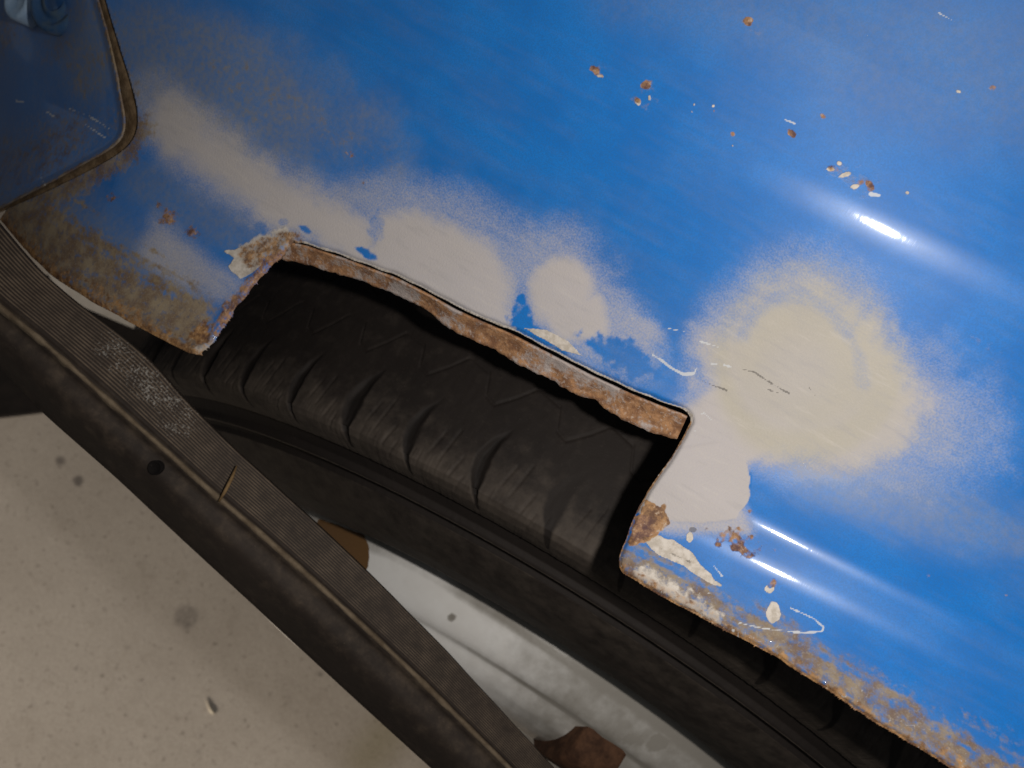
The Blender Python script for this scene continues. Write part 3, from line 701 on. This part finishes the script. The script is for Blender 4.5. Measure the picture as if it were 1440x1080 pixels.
def build_rim():
    key = np.array([(.2000, -.055), (.2046, -.064), (.2062, -.0720), (.2063, -.0760), (.2052, -.0800), (.2030, -.0860), (.2000, -.0920), (.1972, -.0958), (.1950, -.0975),
                    (.1935, -.0976), (.1925, -.0984), (.1905, -.1015), (.1865, -.1052), (.1800, -.1082), (.1720, -.1100), (.1620, -.1104), (.1500, -.1090), (.1380, -.1055), (.1270, -.1010), (.1180, -.0965), (.1100, -.0935), (.1020, -.0925), (.09, -.0935), (.06, -.097), (.02, -.098), (.0005, -.098)])
    s = np.concatenate([[0], np.cumsum(np.hypot(*np.diff(key, axis=0).T))]); u = np.linspace(0, s[-1], 190)
    r = np.interp(u, s, key[:, 0]); y = np.interp(u, s, key[:, 1])
    for _ in range(2):
        r[1:-1] = .25 * r[:-2] + .5 * r[1:-1] + .25 * r[2:]; y[1:-1] = .25 * y[:-2] + .5 * y[1:-1] + .25 * y[2:]
    th = np.concatenate([np.linspace(-.8, .6, 700, endpoint=False), np.linspace(.6, 2 * math.pi - .8, 140, endpoint=False)])
    TH, RR = np.meshgrid(th, r, indexing='ij'); YY = y[None] + 0 * TH
    V = np.stack([RR * np.sin(TH), YY, RR * np.cos(TH)], -1).reshape(-1, 3)
    q = (V - CAM) @ ROT; px = 720 + FPX * q[:, 0] / -q[:, 2]; py = 540 - FPX * q[:, 1] / -q[:, 2]
    n2 = fbm(px / 14, py / 14, 3) - .5
    rust = .95 * soft(sdf(px, py, [(448, 730), (480, 740), (512, 752), (519, 770), (518, 798), (505, 815), (470, 790), (440, 750)]) + 3 * n2, -3, 3)
    dirt = .10 + .8 * soft(np.hypot((px - 892) / 16, (py - 1040) / 8) + 2 * n2, .4, 1.2) + .8 * soft(np.hypot((px - 925) / 14, (py - 1045) / 9) + 2 * n2, .4, 1.2)
    dirt = np.maximum(dirt, .42 * soft(np.abs(RR.ravel() - .1940), .0004, .0018))
    dirt = np.maximum(dirt, .7 * soft(np.abs(RR.ravel() - .2055), .0006, .0022))
    dirt = np.maximum(dirt, .9 * soft(np.hypot((px - 635) / 8, (py - 868) / 6) + n2, .4, 1.2))
    dirt += .95 * sstep(590, 860, px + .35 * (py - 900)) * (.75 + .3 * n2) - .3 * soft(np.hypot((px - 590) / 90, (py - 800) / 60), .3, 1.)  # painted light: rim fades to grey at lower right, bright patch upper left
    ma = np.stack([rust, np.clip(dirt, 0, 1), 0 * rust, 0 * rust], 1)  # dirt holds real grime plus the painted light fall-off
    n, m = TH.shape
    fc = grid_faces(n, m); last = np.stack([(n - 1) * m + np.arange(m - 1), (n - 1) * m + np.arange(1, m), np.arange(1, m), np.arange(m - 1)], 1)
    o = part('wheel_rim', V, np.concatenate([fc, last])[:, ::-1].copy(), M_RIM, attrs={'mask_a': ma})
    tag(o, 'white painted steel wheel with brown rust marks')
    # hubcap clip: small folded rusty tab on the wheel disc
    d = rays(np.array([815.]), np.array([1060.]))[0]
    tt = np.linspace(.30, .55, 2000); Q = CAM + d * tt[:, None]
    ry = np.interp(np.hypot(Q[:, 0], Q[:, 2]), r[::-1], y[::-1]); p = Q[int(np.argmax(Q[:, 1] > ry - .001))]
    rad = np.array([p[0], 0, p[2]]); rad /= np.linalg.norm(rad); tan = np.array([rad[2], 0, -rad[0]]); out = np.array([0, -1., 0])
    pr = np.array([(-.030, -.006), (-.029, .001), (-.022, .006), (-.008, .009), (.005, .0095), (.013, .006), (.017, -.001), (.018, -.008)])
    V = []; ws = (-.0115, -.0105, -.008, -.003, .003, .008, .0105, .0115); k = len(pr)
    for i, wd in enumerate(ws):
        e = (.0022, .0008, 0, 0, 0, 0, .0008, .0022)[i]; c0 = pr.mean(0)
        for j, (a, b) in enumerate(pr):
            jx = .0016 * float(vnoise(np.array(i * .7 + 3), np.array(j * .8)) - .5)
            a2 = a + (c0[0] - a) * e * 60 + jx; b2 = b + (c0[1] - b) * e * 60 + jx - 6 * max(0, a) * abs(wd) ** 1.
            V.append(p + tan * (wd + .12 * a) + rad * a2 + out * b2)
    Fc = [tuple(map(int, f)) for f in grid_faces(len(ws), k)] + [tuple(range(k))[::-1], tuple(range((len(ws) - 1) * k, len(ws) * k))]
    c = mesh_obj('hubcap_clip', np.array(V), Fc, M_CLIP, o)
build_rim()

# ------------------------------------------------------------------ wheel well, dark inner panel
def build_well():
    V = []; Fc = []
    ths = np.linspace(-1.9, 1.6, 60)
    prof = [(.345, .082), (.36, .11), (.355, .15), (.30, .165), (.10, .165)]
    for t in ths:
        for (r, y) in prof:
            k = 1 + .10 * max(0, -t - .6)
            V.append((r * k * math.sin(t), y, r * k * math.cos(t)))
    part('wheel_well', np.array(V), grid_faces(len(ths), len(prof)), M_WELL)
build_well()

# ------------------------------------------------------------------ ribbed rubber running board
INNER = [(-390, -150), (-150, 150), (-80, 228), (0, 312), (60, 383), (110, 424), (190, 484), (225, 517), (259, 558), (332, 630), (400, 692), (451, 738), (510, 795), (570, 855), (640, 926), (700, 992), (780, 1080), (880, 1190), (960, 1280), (1240, 1600)]
RIDGE = [(-420, 85), (-200, 270), (-80, 365), (0, 432), (60, 480), (104, 520), (181, 588), (240, 640), (290, 686), (360, 745), (440, 816), (500, 871), (570, 936), (638, 1003), (700, 1064), (790, 1156), (900, 1275), (1200, 1600)]
OUTER = [(-520, 90), (-250, 310), (-80, 447), (0, 518), (57, 578), (155, 664), (249, 752), (363, 857), (497, 981), (606, 1080), (690, 1158), (800, 1265), (1110, 1565)]
def build_board():
    n = 390
    # slide the ridge and outer samples so that rows run square across the bar
    def shift(pl, k):
        p = smooth_pl(pl, 10, 6); u = p[:, 0] + p[:, 1]; q = np.linspace(-420, 2660, n) + k
        return np.stack([np.interp(q, u, p[:, 0]), np.interp(q, u, p[:, 1])], 1)
    A = shift(INNER, 0); B = shift(RIDGE, 0); C = shift(OUTER, 0)
    q = np.linspace(-420, 2660, n); tt = np.interp(q, [-420, -30, 312, 480, 900, 1250, 1860, 2660], [.358, .352, .347, .345, .352, .358, .372, .390])
    PA = at_t(A[:, 0], A[:, 1], tt); zA = PA[:, 2]
    PB = at_z(B[:, 0], B[:, 1], zA - .001); PC = at_z(C[:, 0], C[:, 1], zA - .020)
    fadeN = .55 + .9 * fbm(q / 70, q * 0 + 1.5, 4)
    up = np.array([0, -.05, 1.]); rows = []; dust = []; white = []
    def add(P, d, wh=0):
        rows.append(P); dust.append(np.full(n, d) if np.isscalar(d) else d); white.append(np.full(n, wh) if np.isscalar(wh) else wh)
    nick = .0004 * (fbm(q / 90, q * 0 + 11, 2) - .5)
    inw = (PA - PB); inw[:, 2] = 0; inw /= np.linalg.norm(inw, axis=1)[:, None]
    add(PA - up * .030 - inw * .004, .0); PA = PA - inw * nick[:, None]; add(PA - up * .010, .05); add(PA - up * .0022, .1); add(PA - up * .0006 - inw * .0006, .25)
    px = np.linspace(0, 1, n)
    fade = np.interp(q, [0, 500, 900, 1300, 2040], [.50, .50, .42, .34, .32]) * fadeN
    NR = 14
    for k in range(NR):
        for (f, h, d) in ((.10, .0, -.45), (.36, .0011, .22), (.58, .0012, .26), (.86, .0, -.45)):
            t = .035 + .80 * (k + f) / NR; P = PA * (1 - t) + PB * t
            pxx = A[:, 0] * (1 - t) + B[:, 0] * t; pyy = A[:, 1] * (1 - t) + B[:, 1] * t
            wm = (.46 + .3 * (fbm(pxx / 30, pyy / 8 + 4, 3) - .5)) * soft(seg_dist(pxx, pyy, [(155, 490), (205, 535), (255, 590)])[0], 4, 62)
            lump = fbm(pxx / 9, pyy / 9, 3) - .5
            add(P + up * (h + .0012 * np.sin(t * math.pi) + .0004 * lump * (fade > .3))[:, None] if not np.isscalar(h + 0 * fade[0]) else P, np.clip(fade + d + .25 * lump, 0, 1), wm)
    for t, h in ((.86, .0012), (.90, .0002), (.945, -.0006)): add(PA * (1 - t) + PB * t + up * h, fade * .55)
    iR = len(rows)
    add(PB + up * .0006, fade * .6)
    for t, dz in ((.05, .0008), (.10, -.0010), (.16, -.0022), (.26, -.0006), (.38, .0016), (.5, .0026), (.62, .0022), (.74, -.0002), (.85, -.0030), (.93, -.0045), (1.0, -.0040)):
        P = PB * (1 - t) + PC * t; lump = fbm(q / 60 + 5, q * 0 + t * 9, 3) - .5
        add(P + up * (dz + .006 * t * (1 - t) * 2), np.clip((.34 + .3 * lump) * (1 - .45 * t) * (.6 + fade), 0, 1))
    outw = -inw
    add(PC - up * .010 + outw * -.001, .03); add(PC - up * .022 - outw * .006, .0); add(PC - up * .026 - outw * .020, 0.)
    V = np.stack(rows); m = len(rows)
    ma = np.zeros((m, n, 4)); ma[:, :, 0] = np.stack(dust); ma[:, :, 1] = np.stack(white)
    o = part('running_board', V.reshape(-1, 3), grid_faces(m, n), M_BOARD, attrs={'mask_a': ma.reshape(-1, 4)})
    tag(o, 'black ribbed rubber running board with a tan ridge line, crossing in front of the tyre')
    # raised moulding line, dusty tan
    rows2 = []
    side = (PB - PA); side /= np.linalg.norm(side, axis=1)[:, None]
    wv = (.0006 + .0006 * (fbm(q / 40, q * 0 + 2, 3)))[:, None]
    for a, h in ((-1.5, -.0012), (-1., .0007), (-.4, .0014), (.4, .0014), (1., .0006), (1.5, -.0014)):
        rows2.append(PB + side * wv * a + up * (h + .0004 * (fbm(q / 15, q * 0 + a, 2) - .5))[:, None])
    mesh_obj('moulding_ridge', np.stack(rows2).reshape(-1, 3), grid_faces(len(rows2), n), M_TAN, o)
    # screw hole in the outer face: shallow disc, inner shade put into black colour
    i = int(np.argmin(abs(q - (225 + 660)))); t = .38
    c = PB[i] * (1 - t) + PC[i] * t + up * .0052
    h = disc_stack('screw_hole', c, (0.05, -.45, .9), [(.0030, -.006), (.0029, .0001), (.0026, .0003), (.0022, -.0001), (.0018, -.0004), (.0001, -.0005)], M_HOLE, o, n=20)
    return o, PA, PB, PC, q
board, BA, BB, BC, BQ = build_board()

# white strip seen in the gap between fender lip and running board
def build_strip():
    c = [(60, 372), (112, 404), (150, 427), (194, 449), (188, 462), (150, 446), (118, 432), (80, 408)]
    top = at_z(np.array([x for x, y in c]), np.array([y for x, y in c]), -.03)
    bot = top + np.array([.004, .008, -.012]); k = len(c)
    V = np.concatenate([top, bot]); Fc = [tuple(range(k))] + [(i, i + k, (i + 1) % k + k, (i + 1) % k) for i in range(k)] + [tuple(range(2 * k - 1, k - 1, -1))]
    o = part('sill_strip', V, Fc, M_WHITE, smooth=False)
    tag(o, 'small white strip showing in the gap below the fender lip')
build_strip()

# ------------------------------------------------------------------ loose bits
def tube(name, pts, rad, mat, parent=None, n=8):
    pts = np.asarray(pts, float); V = []
    for i, p in enumerate(pts):
        t = pts[min(i + 1, len(pts) - 1)] - pts[max(i - 1, 0)]; t /= np.linalg.norm(t)
        a = np.cross(t, [.2, .3, 1.]); a /= np.linalg.norm(a); b = np.cross(t, a)
        for k in range(n):
            w_ = 2 * math.pi * k / n; V.append(p + rad[i] * (math.cos(w_) * a + math.sin(w_) * b))
    V = np.array(V); Fc = [tuple(map(int, f)) for f in grid_faces(len(pts), n, True)]
    Fc += [tuple(range(n))[::-1], tuple(range((len(pts) - 1) * n, len(pts) * n))]
    return mesh_obj(name, V, Fc, mat, parent)
def on_board(px, py, h):
    u = px + py; i = int(np.argmin(abs(BQ - u)))
    q = (np.stack([BA[i], BB[i], BC[i]]) - CAM) @ ROT; xx = 720 + FPX * q[:, 0] / -q[:, 2]
    if px >= xx[1]: z = BA[i][2] + .0022
    else:
        k = (xx[1] - px) / max(1e-6, xx[1] - xx[2]); z = BB[i][2] * (1 - k) + BC[i][2] * k + .003
    return at_z(np.array([px]), np.array([py]), z + h)[0]
sp = [on_board(x, y, .0006) for x, y in ((333, 655), (326, 672), (317, 690), (308, 705))]
st = tube('dry_straw', sp, [.0003, .0007, .0007, .0004], M_STRAW)
tag(st, 'thin dry brown straw lying across the ribs of the black running board', 'straw')
sp = at_z(np.array([289., 293., 297., 301.]), np.array([983., 992., 1000., 1004.]), FLOOR_Z + .0012)
st = tube('wood_splinter', sp, [.0004, .0008, .0014, .0007], M_CHIP)
tag(st, 'tiny pale splinter lying alone on the concrete floor', 'splinter')
def build_shade_slab():  # thin black slab laid where the car's shadow falls on the floor
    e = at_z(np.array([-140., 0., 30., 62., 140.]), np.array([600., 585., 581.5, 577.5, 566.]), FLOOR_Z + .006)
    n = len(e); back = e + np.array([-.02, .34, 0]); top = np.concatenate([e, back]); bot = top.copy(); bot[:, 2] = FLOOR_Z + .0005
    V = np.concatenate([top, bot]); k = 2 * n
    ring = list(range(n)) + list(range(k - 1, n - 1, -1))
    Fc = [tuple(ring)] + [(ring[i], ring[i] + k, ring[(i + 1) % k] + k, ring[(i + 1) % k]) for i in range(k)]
    o = mesh_obj('floor_shade_slab', V, Fc, M_WELL, smooth=False)
    tag(o, 'black slab standing in for the car shadow on the concrete floor, its edge showing past the running board at far left', 'mat')  # no real mat: slab added in place of the car's shadow
build_shade_slab()
